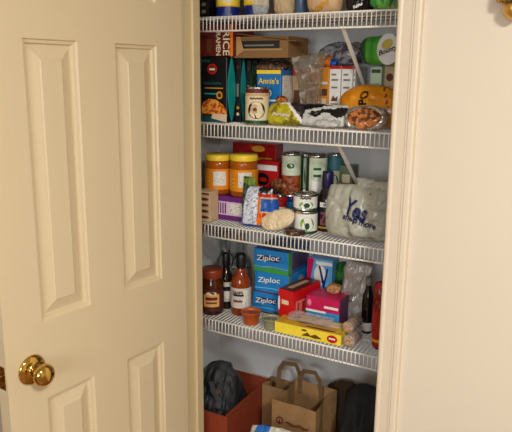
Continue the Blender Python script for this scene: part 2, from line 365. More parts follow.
# ================================================================== top shelf
x = at(204, 10, .2).x
carton('dark_carton', 'black carton with small pale print at the left end of the top shelf', 'box', (x-.04, .2, Z1), .055, .14, .16, black, decals=[('F', .6, .1+.13*i, .85, .16+.13*i, grey) for i in range(6)])
x, w_, _ = fit(208, 215, 10, .22)
carton('maroon_packet', 'dark maroon carton squeezed between black carton and first blue canister', 'box', (x+.016, .24, Z1), w_*.6, .12, .15, maroon, decals=[('F', .1, .3, .9, .6, red)])
def canister(px, yy, label):
    c = at(px, 15, yy); r = .037; root = empty('salt_canister', (c.x, yy, Z1), 0, label, 'canister', 'blue and yellow canisters'); fa = face_angle(c.x, yy)
    b = MB(); b.lathe([(0, 0), (r, 0), (r, .002), (r, .033), (r, .036), (r, .07), (r, .13), (r*.98, .135), (0, .135)], navy, 36, [navy, navy, navy, gold, yellow, navy, navy, navy]); b.build('canister_body', root)
    b = MB(); patch(b, r+.0006, fa, .8, .003, .018, M('blue_scene_print', (70, 110, 190), .4, c2=(20, 44, 120), thr=.5, scale=150), 'e'); patch(b, r+.0006, fa, 1.1, .045, .055, cream); b.build('printed_design', root, norm=False)
    b = MB(); b.lathe([(r*.99, .134), (r*.99, .139), (r*.2, .1395), (0, .1395)], steel); b.build('lid', root)
canister(228, .24, 'blue and yellow canister, the left of the two on the top shelf')
canister(256, .24, 'blue and yellow canister with clear wrap at its side, the right of the two')
c = at(265, 12, .2)
bag('clear_wrap_bag', 'crumpled clear plastic bag in front of the second blue canister', 'plastic bag', (c.x, .172, Z1), .05, .07, .03, [film], seed=3, crk=.006, fr=4, rot=(-.1, 0, 0))
c = at(281, 12, .22)
bag('flour_bag', 'beige paper bag standing between clear wrap and grey blue jar', 'bag', (c.x+.002, .24, Z1), .066, .15, .06, [M('beige_paper', (196, 170, 130), .6, var=.1, bump=.4, bscale=30)], seed=4)
c = at(299, 12, .24)
g = empty('blue_grey_jar', (c.x+.002, .25, Z1), 0, 'slim grey blue jar beside the gold lettered beige bag', 'jar')
b = MB(); b.lathe([(0, 0), (.016, 0), (.018, .003), (.018, .08), (.015, .09), (.015, .095)], M('blue_grey_plastic', (70, 90, 120), .3)); b.build('jar_body', g)
b = MB(); b.lathe([(.016, .092), (.016, .108), (0, .109)], navy); b.build('lid', g)
c = at(322, 12, .2)
bag('gold_lettered_bag', 'beige paper bag with gold script in the middle of the top shelf', 'bag', (c.x, .22, Z1), .108, .14, .07, [M('warm_beige_paper', (206, 168, 124), .55, var=.1, bump=.4, bscale=30)], seed=5,
    texts=[(-.1, .1, .07, .016, '~~~', gold, .5)])
c = at(355, 8, .2)
bag('black_bag', 'glossy black bag with white print beside the green frozen style bag', 'bag', (c.x, .24, Z1), .085, .13, .06, [M('black_plastic', (20, 20, 22), .2, bump=.6, bscale=40)], seed=6, texts=[(.1, .14, .03, .01, '~~', white, .3)])
leafy = M('leafy_print', (40, 150, 50), .25, c2=(120, 190, 90), thr=.55, scale=60, bump=.5, bscale=50)
c = at(377, 5, .15)
bag('green_snack_bag', 'bright green leafy print bag drooping over the front edge of the top shelf', 'bag', (c.x, .165, Z1), .062, .12, .05, [leafy], seed=7, crk=.006, rot=(-.1, .25, 0))
c = at(391, 5, .2)
bag('pale_green_bag', 'pale green and white bag at the right end of the top shelf', 'bag', (c.x+.004, .235, Z1), .055, .12, .05, [M('pale_mix_print', (210, 210, 180), .3, c2=(120, 160, 90), thr=.5, scale=40)], seed=8)
# ================================================================== second shelf: black pasta cartons
mus = M('muted_teal_print', (18, 70, 72), .5)
def pasta_box(x0, x1, yt, y, label, front, wide=None, sp=teal):
    x, w_, zt = fit(x0, x1, yt, y)
    dec = []
    txt = []
    if front:
        dec = [('F', .25, .74, .62, .9, red, 'e'), ('F', .29, .765, .58, .875, maroon, 'e'), ('F', .33, .8, .54, .83, cream), ('F', .15, .52, .85, .535, gold), ('F', .12, .43, .6, .45, teal),
               ('F', .6, .36, .83, .48, gold, 'e'), ('F', .65, .385, .79, .455, maroon, 'e'), ('F', .02, .12, .98, .36, pasta, [(0, 0), (1, 0), (1, .3), (.85, .65), (.6, .95), (.3, 1), (.1, .8), (0, .5)]),
               ('F', 0, .0, 1, .1, mus), ('F', .4, .06, 1, .13, M('fork_highlight', (214, 190, 160), .4), [(0, 0), (1, -.8), (1, 1), (.1, 1)]),
               ('F', .0, .92, .35, .96, mus)]
        txt = [('F', .45, .6, w_*.7, .01, '~~~~', mus)]
    dec += [('R', .02, .0, .36, 1, sp, 'leaf')]
    return carton('black_pasta_carton', label, 'box', (x, y, Z2), w_, wide or .13, zt-Z2, black, decals=dec, texts=txt, group='black pasta dinner cartons', flap=False)
pasta_box(201, 227, 57, .165, 'black pasta dinner carton with a food picture on its front, leftmost in the row', True)
for xa_, xb_, y0, lb, sp in ((235.5, 240.5, .213, 'narrow black pasta carton with teal pointed oval, second in the row', teal), (246.5, 250.5, .243, 'narrow black pasta carton with slim green oval, third in the row', dgreen), (254, 257, .268, 'narrow black pasta carton behind the upright tin, last in the row', mus)):
    x, w_, zt = fit(xa_, xb_, 58 if xa_ < 240 else 60, y0); xb2 = x
    carton('black_pasta_carton', lb, 'box', (x, y0, Z2), w_, .13, zt-Z2, black, group='black pasta dinner cartons', flap=False,
        decals=[('F', .25, .84, .8, .89, maroon, 'e'), ('F', .25, .2, .8, .25, gold, 'e'), ('F', .25, .1, .8, .15, cream, 'e'), ('F', .3, .4, .7, .6, grey), ('R', .02, .0, .26, 1, sp, 'leaf'), ('R', .45, .86, .8, .92, red, 'e')])
# ramen carton lies across the black boxes
zt0 = at(215, 57, .165).z+.002
x, w_, zt = fit(201, 233, 30, .18)
carton('ramen_carton', 'dark red rice ramen carton lying on the black pasta cartons', 'box', (x-.02, .18, zt0), w_+.02, .13, .092, maroon, flap=False,
    decals=[('F', .93, 0, 1, 1, orange), ('F', .3, .12, .42, .55, brown)],
    texts=[('F', .83, .42, .072, .024, 'RICE', cream, -math.pi/2), ('F', .62, .4, .068, .016, 'RAMEN', cream, -math.pi/2)])
x, w_, _ = fit(234, 290, 40, .2)
g = carton('brown_shipping_carton', 'plain brown cardboard carton with dark cutout beside the ramen carton', 'box', (x, .2, at(250, 58, .2).z), w_*.97, .14, .062, kraft, flap=False,
    decals=[('F', .15, .45, .85, .8, black), ('F', .2, .55, .75, .62, grey), ('F', 0, .0, .12, 1, M('pale_kraft', (176, 138, 88), .7), [(0, 0), (1.6, .35), (1, 1), (0, 1)]), ('F', .16, .36, .9, .42, M('pale_kraft', (176, 138, 88), .7))])
b = MB(); b.box((0, 0, 0), (w_*1.12, .07, .002), kraft, mat=Matrix.Translation((-.002, .0, .071)) @ Matrix.Rotation(.12, 4, 'Y')); b.build('lid_flap', g)
# boxes behind
x, w_, zt = fit(257, 281, 70, .215)
carton('macaroni_carton', 'blue macaroni carton with yellow top band behind the upright tin', 'box', (x, .215, Z2), w_, .12, zt-Z2, M('deep_sky_print', (16, 112, 178), .4), flap=False,
    decals=[('F', 0, .93, 1, 1, yellow), ('F', .38, .5, .62, .64, white, 'e'), ('F', .42, .52, .58, .62, brown, 'e'), ('F', .1, .42, .9, .45, white), ('F', 0, 0, 1, .25, orange), ('R', .1, .1, .9, .9, smallprint)],
    texts=[('F', .5, .8, w_*.85, .018, "Annie's", yellow)])
x, w_, zt = fit(293, 306, 68, .29)
carton('red_top_carton', 'tan carton with a red top edge behind the bag of noodles', 'box', (x, .29, Z2), w_, .1, zt-Z2, tan, flap=False, decals=[('F', 0, .86, 1, 1, red), ('F', .1, .3, .9, .6, brown)])
for px0, px1, bd, lb, dc in ((307, 318, orange, 'orange carton behind the clear bag, left of a pair', red), (319, 329, M('amber_print', (214, 140, 40), .4), 'amber carton between the orange carton and the white cartons', brown)):
    x, w_, zt = fit(px0, px1, 67, .3); carton('orange_carton', lb, 'box', (x, .3, Z2), w_, .09, zt-Z2, bd, flap=False, decals=[('F', .1, .7, .9, .74, white), ('F', .1, .5, .9, .62, dc), ('F', .2, .3, .8, .45, cream)])
for (px0, px1, lb) in ((330, 341, 'slim white carton with brown cup picture, leftmost of three behind the orange bag'), (342, 353, 'slim white carton with brown cup picture, middle of three behind the orange bag'), (354, 366, 'slim white carton with brown cup picture, rightmost of three, beside the brace')):
    x, w_, zt = fit(px0, px1, 66, .31); w_ = min(w_, .399-x)
    carton('white_carton', lb, 'box', (x, .31, Z2), w_, .09, zt-Z2, white, flap=False, group='slim white drink mix cartons', decals=[('F', 0, .95, 1, 1, red), ('F', .18, .4, .82, .5, brown, [(0, 0), (.3, 1), (.6, .5), (1, .9), (.9, 0)]), ('F', .2, .32, .8, .36, maroon), ('F', .2, .62, .75, .65, grey), ('F', .2, .75, .8, .78, grey), ('F', .2, .84, .6, .87, grey)])
x, w_, zt = fit(371, 382, 67, .3)
carton('pale_green_carton', 'slim pale green carton right of the brace on the second shelf', 'box', (x, .3, Z2), w_, .1, zt-Z2, pale, flap=False, decals=[('F', .1, .9, .9, .96, dgreen)]+[('F', .15, .3+.1*i, .85, .33+.1*i, M('soft_green_print', (120, 160, 120), .5)) for i in range(5)])
x, w_, zt = fit(384, 398, 66, .33)
carton('tan_cocoa_carton', 'tan carton with brown print at the right end of the second shelf', 'box', (x, .33, Z2), w_, .09, zt-Z2, tan, flap=False, decals=[('F', .2, .75, .7, .88, maroon, 'e'), ('F', .15, .2, .85, .5, M('light_tan_print', (214, 186, 146), .5))])
ztop = at(340, 66, .31).z
c = at(388, 62, .22)
tw = empty('paper_towel_pack', (at(362, 62, .28).x, .25, at(380, 66, .25).z+.003), 0, 'green wrapped paper towel pack lying on top of the cartons at right', 'paper towels')
x0, w_, zt = fit(360, 402, 33.5, .25); hh = zt-tw.location.z; tw.location.x = x0
b = MB(); n = 26; wrap = M('green_wrap_print', (96, 178, 46), .22, c2=(40, 130, 40), stretch=(1, 1, .12), scale=45, bump=.35, bscale=40); b.mi(wrap); b.mi(dgreen); b.mi(white)
rings = []
for i in range(n+1):
    u = i/n; e = (1-abs(2*u-1)**4)**.3 if 0 < u < 1 else .25; ring = []
    for k in range(32):
        a = k*6.2832/32; cx_, sz_ = math.cos(a), math.sin(a); q = (abs(cx_)**4+abs(sz_)**4)**-.25
        nn = noise.noise(Vector((u*6, a*2, 3)))*.003
        ring.append(b.b.verts.new((u*(w_+.03), .07+(.07*cx_*q*(.75+.25*e)+nn), hh/2+(hh/2*sz_*q*(.72+.28*e)+nn)*(.86+.2*u if sz_ > 0 else 1))))
    rings.append(ring)
for i in range(n):
    for k in range(32):
        f = b.b.faces.new([rings[i][k], rings[i][(k+1) % 32], rings[i+1][(k+1) % 32], rings[i+1][k]]); f.smooth = True; f.material_index = 1 if (i < 3 or i > n-2) else 0
b.b.faces.new(rings[0]).material_index = 1; b.b.faces.new(rings[-1]).material_index = 1
b.build('plastic_wrap', tw)
fx = lambda px: (px-361)/41*w_
b = MB(); P = [(fx(378+.0*i)+.0, 0) for i in range(1)]
b.poly([(fx(391.5)+.028*math.cos(t)*1.15-.004, -.0035, hh*.5+hh*.5*math.sin(t)) for t in [i*6.2832/28 for i in range(28)]], M('silver_white_print', (206, 206, 204), .35))
b.poly([(fx(389)+.016*math.cos(t), -.0042, hh*.66+hh*.16*math.sin(t)+.2*.02*math.cos(t)) for t in [i*6.2832/20 for i in range(20)]], M('olive_gold_print', (176, 158, 60), .4)); b.build('printed_label', tw)
writing('Bounty', .05, .019, M('dark_maroon_ink', (60, 24, 40), .4), tw, lambda a, c: Vector((fx(390)+a, -.0048, hh*.45+c+a*.35)), bold=.03)
bag('snack_mix_bag', 'glossy brown and silver snack bag lying under the brown shipping carton', 'bag', (at(281, 66, .34).x, .25, at(281, 71, .25).z-.008), .115, .09, .03, [M('snack_foil', (120, 90, 70), .2, .35, c2=(206, 196, 200), thr=.58, scale=38, bump=.8, bscale=50)], rot=(-1.35, 0, .1), seed=9, crk=.008, fr=4, rnd=.6)
bag('silver_chip_bag', 'grey silver patterned bag lying on the white cartons behind the brace', 'bag', (at(341, 60, .36).x, .34, ztop+.001), .165, .09, .055, [M('silver_chip_print', (150, 150, 152), .22, .2, c2=(84, 74, 84), thr=.52, scale=55, bump=.8, bscale=50)], rot=(-1.1, 0, 0), seed=10, crk=.007, fr=4, rnd=.7)
bag('orange_wrapper', 'small orange and blue wrapper tucked on the orange cartons', 'bag', (at(322, 66, .3).x, .315, at(318, 67, .3).z+.001), .08, .04, .022, [orange, blue, white], lambda u, v, s: 1 if u > .5 else (2 if u < -.55 else 0), rot=(-1.1, 0, 0), seed=11, crk=.005)
# front row
def soup(px, py, y, label):
    c = at(px, py, y); r = .036; h = at(px, 87, y-.03).z-Z2
    return can('soup_tin', label, 'tin', c.x, y, Z2, r, h, cream, patches=[(0, 2.6, .84, .94, maroon), (0, 2.4, .76, .83, tan), (.0, 1.5, .16, .62, black, 'e'), (-.15, .7, .3, .55, tan, 'e'), (.25, .5, .35, .5, cream, 'e'), (-.1, .35, .36, .46, maroon, 'e'), (0, 2.2, .03, .12, dgreen)], texts=[(0, .7, .04, .008, '~~~~', brown)])
soup(257, 122, .172, 'upright cream labelled tin with black oval picture in front of the blue macaroni carton')
c = at(276, 105, .2)
bag('brown_snack_pouch', 'small brown and orange pouch wedged right of the cream tin', 'bag', (c.x+.004, .203, Z2), .04, .085, .022, [M('brown_foil', (160, 92, 36), .25, .2, c2=(90, 44, 20), thr=.5, scale=60)], seed=12, crk=.004, rot=(0, .2, 0))
c = at(282, 112, .15)
bag('yellow_chip_bag', 'yellow green snack bag with a white folded edge lying at the shelf front', 'bag', (c.x, .166, Z2), .12, .07, .045, [M('yellow_green_print', (188, 176, 30), .25, c2=(120, 110, 20), thr=.55, scale=30), white, M('dark_fold_print', (44, 36, 40), .3)],
    lambda u, v, s: 1 if abs(v-.98+max(0, u-.1)*.95) < .10 and u > -.3 else (2 if v > .98-max(0, u-.1)*.95 else 0), rot=(-.35, .0, 0), seed=13, crk=.006, texts=[(-.05, .36, .06, .014, '~~~', M('pale_print', (214, 206, 180), .4), -.05)])
nood = M('noodle_film', (128, 116, 98), .08, alpha=.5, c2=(196, 190, 178), thr=.6, scale=22, bump=1.4, bscale=24)
c = at(309.5, 120, .2)
bag('clear_noodle_bag', 'crumpled brownish clear plastic bag standing twisted before the orange cartons', 'plastic bag', (c.x, .222, Z2), .06, .205, .035, [nood], seed=14, crk=.011, fr=3, neck=-1.15, rot=(-.05, -.12, 0), k=5, n=34, rnd=.1)
bwm = M('grey_white_plastic', (196, 196, 192), .25, bump=.7, bscale=30)
bag('black_white_bag', 'black and white bag lying low between the yellow bag and the orange popcorn bag', 'bag', (at(320, 122, .165).x, .172, Z2), .15, .07, .035, [bwm, black], lambda u, v, s: 1 if v > .42+.1*math.sin(u*7) and not (abs(v-.72-.2*u) < .07) and not (v > .9 and u > 0) else 0, rot=(-.5, .0, 0), seed=15, crk=.007, rnd=.2)
c = at(364, 112, .2); owp = M('orange_yellow_bag', (226, 148, 26), .22, bump=.5, bscale=45, c2=(206, 122, 22), scale=14)
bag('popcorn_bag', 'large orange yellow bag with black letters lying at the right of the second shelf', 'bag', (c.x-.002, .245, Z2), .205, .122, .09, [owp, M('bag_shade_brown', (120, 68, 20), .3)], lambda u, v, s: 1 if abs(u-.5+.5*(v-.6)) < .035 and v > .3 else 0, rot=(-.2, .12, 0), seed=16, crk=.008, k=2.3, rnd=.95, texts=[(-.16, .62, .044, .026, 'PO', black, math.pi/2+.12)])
c = at(361, 121, .15)
bag('trail_mix_bag', 'clear cellophane bag of brown snack mix at the front edge under the orange bag', 'bag', (c.x+.004, .158, Z2), .125, .072, .03, [M('snack_in_film', (196, 120, 60), .15, c2=(100, 54, 34), thr=.5, scale=75, bump=.7, bscale=60), foil], lambda u, v, s: 1 if (u/.8)**2+((v-.42)/.42)**2 > 1 else 0, rot=(-.5, 0, 0), seed=17, crk=.008, k=2.3, rnd=.7)
bag('grey_plastic_film', 'pale grey plastic wrapper lying flat at the front left of the trail mix', 'plastic bag', (at(326, 121, .15).x, .142, Z2+.001), .075, .04, .018, [M('pale_grey_plastic', (196, 194, 190), .2, bump=.6)], rot=(-1.2, 0, 0), seed=18, crk=.004)
# ================================================================== third shelf
x, w_, zt = fit(201.5, 212, 191, .16)
carton('beige_tea_carton', 'small beige carton with brown print before the purple carton', 'box', (x-.012, .148, Z3), w_+.012, .05, zt-Z3, M('beige_carton', (206, 176, 138), .55), flap=False, decals=[('F', .2, .1+.2*i, .9, .2+.2*i, brown, 'e') for i in range(4)]+[('F', .1, .9, .95, .95, maroon)])
x, w_, zt = fit(207, 243, 197, .19)
x2 = x-.03
carton('purple_carton', 'purple carton with white label lying under the two amber jars', 'box', (x2, .202, Z3), w_+.03, .16, zt-Z3, purple, flap=False, decals=[('F', .30, .22, .98, .78, M('lilac_white_print', (214, 190, 206), .5))]+[('F', .33+.055*i, .27, .36+.055*i, .73, purple) for i in range(5)]+[('F', .68, .3, .95, .7, smallprint)])
zj = zt+.001
amber = M('amber_honey', (176, 92, 14), .12, var=.1, scale=10, c2=(140, 64, 12))
def amber_jar(px0, px1, label, yy):
    xa = at(px0, 178, yy).x; xb = at(px1, 178, yy).x; r = (xb-xa)/2*.985; h = at(px0, 153, yy-.0).z-zj
    root = empty('amber_jar', ((xa+xb)/2, yy, zj), 0, label, 'jar', 'amber jars with yellow lids'); fa = face_angle(root.location.x, yy)
    b = MB(); b.lathe([(0, 0), (r*.9, 0), (r, .006), (r, .02), (r*.98, .024), (r*.98, h*.72), (r, h*.75), (r*.96, h*.82), (r*.88, h*.86), (r*.88, h*.88)], amber, 36); b.build('jar_body', root)
    b = MB(); b.lathe([(r*.97, h*.86), (r*.985, h*.87), (r*.985, h*.97), (r*.95, h), (0, h)], yellow, 36); b.build('lid', root)
    b = MB(); olab = M('orange_label', (226, 138, 24), .4)
    b.lathe([(r*1.002, h*.14), (r*1.002, h*.66)], olab, 36); patch(b, r*1.012, fa+.15, .95, h*.24, h*.6, smallprint)
    patch(b, r*1.013, fa-.75, .18, h*.24, h*.5, M('yellow_orange_print', (240, 176, 40), .4)); 
    for q in range(3): patch(b, r*1.016, fa-.75, .1, h*(.28+.09*q), h*(.31+.09*q), maroon)
    b.build('paper_label', root, norm=False)
amber_jar(207, 230.5, 'amber jar with yellow lid and orange label, left one on the purple carton', .24)
amber_jar(231.5, 256.5, 'amber jar with yellow lid and orange label, right one on the purple carton', .245)
# things behind
x, w_, zt = fit(226, 277, 143, .39)
rp = M('red_pack_print', (150, 18, 20), .3, c2=(196, 40, 30), thr=.6, scale=30)
g = carton('red_pasta_carton', 'big red carton at the back behind the right amber jar', 'box', (x+.03, .385, Z3), w_-.03, .05, zt-Z3, rp, flap=False, decals=[('F', .45, .88, .75, .97, gold, 'e'), ('F', .1, .5, .95, .62, maroon), ('F', .5, .7, .9, .8, gold)])
c = at(268, 180, .33)
g = can('red_bean_tin', 'short red tin with white band under a brown nut packet', 'tin', at(279, 200, .30).x, .300, Z3, .0275, .085, red, patches=[(0, 2.4, .35, .55, white), (0, 1.2, .65, .85, brown, 'e')])
x, w_, zt = fit(257, 279, 161, .34)
carton('red_white_carton', 'red and white carton with black oval emblem behind the chip bag', 'box', (x, .335, Z3), w_, .04, zt-Z3, red, flap=False, decals=[('F', .05, .83, .95, .93, white), ('F', .0, .55, .6, .78, black, 'e'), ('F', .15, .62, .5, .7, red, 'e'), ('F', 0, .1, 1, .5, maroon)])
bag('nut_packet', 'brown nut packet lying on the short red tin', 'bag', (at(278, 180, .30).x, .302, Z3+.0865), .065, .045, .04, [M('nut_print', (150, 90, 50), .35, c2=(100, 52, 28), thr=.5, scale=60)], rot=(-.9, 0, 0), seed=20, crk=.005)
def tin(px0, px1, yt, y, zb, label, lab, patches, name='food_tin', group='tins on the third shelf', h=None, texts=()):
    xa = at(px0, yt+10, y).x; xb = at(px1, yt+10, y).x; hh = h or at((px0+px1)/2, yt+1.5, y).z-zb
    return can(name, label, 'tin', (xa+xb)/2, y, zb, (xb-xa)/2*.97, hh, lab, patches, texts, group), hh
paleg = M('sage_label', (206, 214, 190), .5)
beanp = M('bean_picture', (170, 84, 44), .45, c2=(104, 40, 20), thr=.5, scale=90); grn = M('greens_picture', (60, 140, 30), .45, c2=(140, 190, 60), thr=.55, scale=90); dkg = M('deep_green_label', (28, 58, 44), .45)
bb, bh = tin(283, 300, 187, .335, Z3, 'light blue tin standing under the bean picture tin', sky, [(0, 2.6, .8, 1, navy), (0, 1, .3, .5, white)], h=.075)
tin(282.5, 300.5, 151, .335, Z3+bh+.001, 'tin with brown bean picture stacked on the light blue tin', paleg, [(0, 2.8, .05, .5, beanp), (0, 1.3, .58, .85, pale, 'e'), (0, .8, .66, .78, dgreen, 'e')])
_, h2 = tin(300, 313, 187, .385, Z3, 'dark green tin at the back under another dark tin', dkg, [(0, 1, .3, .7, lime, 'e')], h=.085)
tin(299, 313, 152, .385, Z3+h2+.001, 'dark green and white striped tin stacked at the back of the third shelf', dkg, [(.1, .7, .1, .9, pale), (.1, .5, .2, .7, dgreen, 'e'), (-.7, .3, .1, .9, lime)])
_, h2 = tin(307, 327, 190, .32, Z3, 'white tin under the tall pale tin behind the dark bottle', white, [(0, 1, .3, .7, grn, 'e')], h=.085)
tin(306.5, 327, 153, .32, Z3+h2+.001, 'pale green labelled tin stacked behind the two front tins', paleg, [(-.9, .5, .05, .95, dkg), (.1, 1, .45, .85, pale), (.15, .7, .5, .56, dgreen), (.15, .7, .66, .72, dgreen), (0, 2, .0, .12, blue), (.1, .8, .15, .4, white)])
_, h2 = tin(328, 343, 190, .4, Z3, 'grey labelled tin at the back beneath a teal labelled tin', grey, [(0, .8, .3, .7, white)], h=.085)
tin(327, 343.5, 152, .4, Z3+h2+.001, 'teal and white labelled tin stacked by the sloping brace', paleg, [(0, 2.8, .6, .95, M('steel_teal_label', (60, 110, 120), .45)), (0, 1, .2, .5, dkg, 'e')])
x, w_, zt = fit(341, 354, 165, .4)
carton('grey_green_carton', 'grey green carton in shadow right of the teal labelled tin', 'box', (x+.004, .38, Z3), w_, .05, zt-Z3, M('grey_green_print', (110, 124, 104), .5), flap=False, decals=[('F', .2, .7, .8, .85, cream), ('F', .2, .4, .8, .6, dkg)])
g = can('dark_round_tin', 'dark round lidded tin partly hidden behind the grocery bag knot', 'tin', at(383, 187, .33).x, .33, Z3, .042, at(382, 185, .33).z-Z3, M('dark_label', (34, 34, 38), .4), lid=M('dark_lid', (40, 40, 44), .3, .5))
# two stacked front tins
r0 = .0335
_, fh = tin(294.5, 317, 214, .2, Z3, 'white tin with green vegetable picture, the lower of the front stack', white, [(.2, 1.2, .1, .75, grn, 'e'), (0, 2.8, 0, .1, dgreen), (.2, .4, .2, .5, dgreen, 'e')], h=.068)
tin(294, 317, 191, .2, Z3+fh+.001, 'white tin with green vegetable picture, the upper of the front stack', white, [(.15, 1.2, .12, .6, grn, 'e'), (.2, .5, .2, .5, dgreen, 'e'), (0, 2.8, 0, .06, dkg)], texts=[(.1, .78, .034, .009, '~~~', dgreen)])
# dark bottle
def bottle(name, label, x, y, z, prof, mt, cap, labz, labm, patches=(), texts=(), capm=black, group=None, seg=32):
    root = empty(name, (x, y, z), 0, label, 'bottle', group); fa = face_angle(x, y)
    b = MB(); b.lathe(prof, mt, seg); b.build('bottle_glass', root)
    b = MB(); b.lathe(cap, capm, 24); b.build('cap', root)
    r = prof[2][0]
    if labm:
        b = MB(); b.lathe([(r+.0008, labz[0]), (r+.0008, labz[1])], labm, seg)
        for i, p in enumerate(patches): patch(b, r+.0014+.0003*i, fa+p[0], p[1], p[2], p[3], p[4], p[5] if len(p) > 5 else 'r')
        lb_ = b.build('paper_label', root, norm=False)
        for (da, zc, tw_, th_, body, m_) in texts: writing(body, tw_, th_, m_, lb_, lambda a, c: Vector(((r+.003)*math.cos(fa+da+a/r), (r+.003)*math.sin(fa+da+a/r), zc+c)), bold=.03)
    return root
c = at(326, 200, .24); hb = at(327, 171, .25).z-Z3; rb = .031
bottle('dark_sauce_bottle', 'dark bottle with purple blue cap between front tins and grocery bag', c.x, .25, Z3, [(0, 0), (rb*.9, 0), (rb, .004), (rb, hb*.5), (rb*.9, hb*.6), (rb*.5, hb*.72), (rb*.5, hb*.86)], M('dark_sauce', (22, 14, 22), .12),
    [(rb*.54, hb*.72), (rb*.58, hb*.74), (rb*.55, hb*.97), (rb*.5, hb), (0, hb)], (hb*.06, hb*.5), M('navy_black_label', (24, 22, 40), .4), [(0, 1.3, hb*.42, hb*.5, white), (.1, 1.3, hb*.12, hb*.34, M('plum_picture', (150, 90, 70), .4, c2=(60, 20, 60), thr=.5, scale=90)), (0, 1.6, hb*.06, hb*.09, gold)], [(0, hb*.46, .016, .008, 'WE', black)], capm=M('purple_cap', (30, 22, 66), .3))
g = empty('flat_tin', (at(296, 231, .165).x, .158, Z3), 0, 'low dark tin with reddish top at the front below the stacked tins', 'tin')
b = MB(); b.lathe([(0, 0), (.03, 0), (.032, .002), (.032, .012), (.030, .014), (0, .0135)], M('dark_tin_print', (60, 40, 34), .35, c2=(170, 120, 80), thr=.6, scale=120)); b.build('tin_body', g)
# chip bag, green bag, rice
c = at(249, 200, .2)
bag('green_herb_bag', 'olive green bag peeking out behind the white sided chip bag', 'bag', (at(249, 200, .2).x, .2, Z3), .05, .15, .02, [M('olive_leaf_print', (110, 130, 40), .35, c2=(50, 70, 24), thr=.5, scale=50)], seed=21, rot=(0, .02, 0), neck=.15, rnd=0)
c = at(260, 226, .15)
cols = [M('chip_side_print', (206, 212, 224), .3, c2=(130, 140, 160), thr=.55, scale=150), blue, orange, M('chip_black_print', (24, 20, 26), .35, c2=(226, 226, 226), thr=.58, scale=55), red, M('chip_tan', (206, 170, 110), .4)]
def cm(u, v, s):
    if u > -.1 and .28 < v < .40 and (u*7 % 1) > .4: return 4
    if u < -.82 or v < .07: return 1
    if u < -.1: return 0
    if v > .86: return 3
    if v > .78: return 4
    if u > .15 and .42 < v < .75: return 1
    return 2 if v < .4 or u < .1 else 5
bag('tortilla_chip_bag', 'white blue and orange chip bag leaning right of the purple carton', 'bag', (at(260, 205, .17).x, .173, Z3), .125, at(262, 190, .15).z-Z3+.004, .04, cols, cm, seed=22, crk=.005, rot=(-.06, .0, .1), neck=.3, k=6, rnd=0)
c = at(280, 215, .15)
rice = M('rice_in_film', (222, 202, 166), .2, var=.14, scale=200, bump=.5, bscale=60)
bag('rice_bag', 'small clear bag of rice slumped at the front before the chip bag', 'bag', (at(280, 215, .15).x, .150, Z3), .112, .062, .03, [rice], seed=23, crk=.006, rot=(-.3, -.38, 0), neck=-.1, k=2.2, rnd=.9, part='rice_filled_bag')
# grocery bag
gx, gw, gzt = fit(325, 398, 190, .175)
bagm = M('grocery_plastic', (182, 181, 166), .25, alpha=.84, var=.05, scale=8, bump=.9, bscale=28)
ink = M('blue_black_ink', (20, 26, 84), .4)
def knot(root, G):
    cx_ = at(372, 195, .18); o = cx_-root.location
    for k, (dx, dz, ww, hh_, sd) in enumerate(((-.028, .012, .05, .05, 3), (.024, .010, .05, .046, 5), (.0, .022, .035, .035, 8))):
        P = surf(ww, hh_, .03, sd, .006, 3, 0, 2.2, -.3); b = MB(); b.mi(bagm); n = 12
        for s in (1, -1):
            V = [[b.b.verts.new(P(-1+2*i/n, j/n, s)+Vector((o.x+dx*.9, .01, o.z-.012+dz*.5))) for j in range(n+1)] for i in range(n+1)]
            for i in range(n):
                for j in range(n): f = b.b.faces.new([V[i][j], V[i+1][j], V[i+1][j+1], V[i][j+1]]); f.smooth = True
        b.build('tied_handle', root)
    b = MB(); b.lathe([(0, -.007), (.008, -.006), (.012, 0), (.008, .006), (0, .007)], M('dark_knot', (60, 40, 40), .5), 14, mat=Matrix.Translation((o.x, -.006, o.z+.0))); b.build('knot', root)
bag('grocery_bag', 'white knotted plastic grocery bag with dark blue writing at the right', 'plastic bag', (gx+gw/2+.002, .185, Z3), gw*1.02, gzt-Z3+.012, .085, [bagm], seed=24, crk=.011, fr=2.4, n=50, k=3.2, sag=.3, rnd=.28, rot=(-.05, 0, 0),
    texts=[(-.02, .60, .074, .05, 'Yes', ink, -.3), (.1, .38, .105, .024, 'shop more', ink, -.22), (.15, .12, .08, .008, '~~ ~~~ ~~', M('faint_grey_ink', (120, 118, 112), .5), -.1)], extras=knot)
# ================================================================== fourth shelf
def glass_jar():
    xa = at(203, 290, .19).x; xb = at(222, 290, .19).x; r = (xb-xa)/2+.002; y = .19; h = at(212, 268, y).z-Z4
    root = empty('salsa_jar', ((xa+xb)/2-.001, y, Z4), 0, 'amber brown jar with red brown lid and cream label at the left end', 'jar')
    fa = face_angle(root.location.x, y)
    b = MB(); b.lathe([(0, 0), (r*.88, 0), (r*.98, .006), (r*.98, h*.6), (r*.97, h*.7), (r*.8, h*.78), (r*.78, h*.83)], M('brown_salsa', (84, 34, 12), .1, c2=(50, 20, 10)), 32); b.build('jar_glass', root)
    b = MB(); b.lathe([(r*.88, h*.81), (r*.92, h*.82), (r*.92, h*.97), (r*.88, h), (0, h)], M('red_brown_lid', (140, 62, 36), .3, .3), 32); b.build('lid', root)
    b = MB(); b.lathe([(r, h*.1), (r, h*.58)], M('dark_red_label', (70, 28, 20), .5), 32); patch(b, r+.0008, fa, 1.35, h*.2, h*.48, M('gold_cream_print', (214, 160, 92), .5)); patch(b, r+.0012, fa, .9, h*.27, h*.31, brown); patch(b, r+.0012, fa, 1.0, h*.35, h*.42, maroon); patch(b, r+.0012, fa, .9, h*.46, h*.54, cream, 'e'); b.build('paper_label', root, norm=False)
glass_jar()
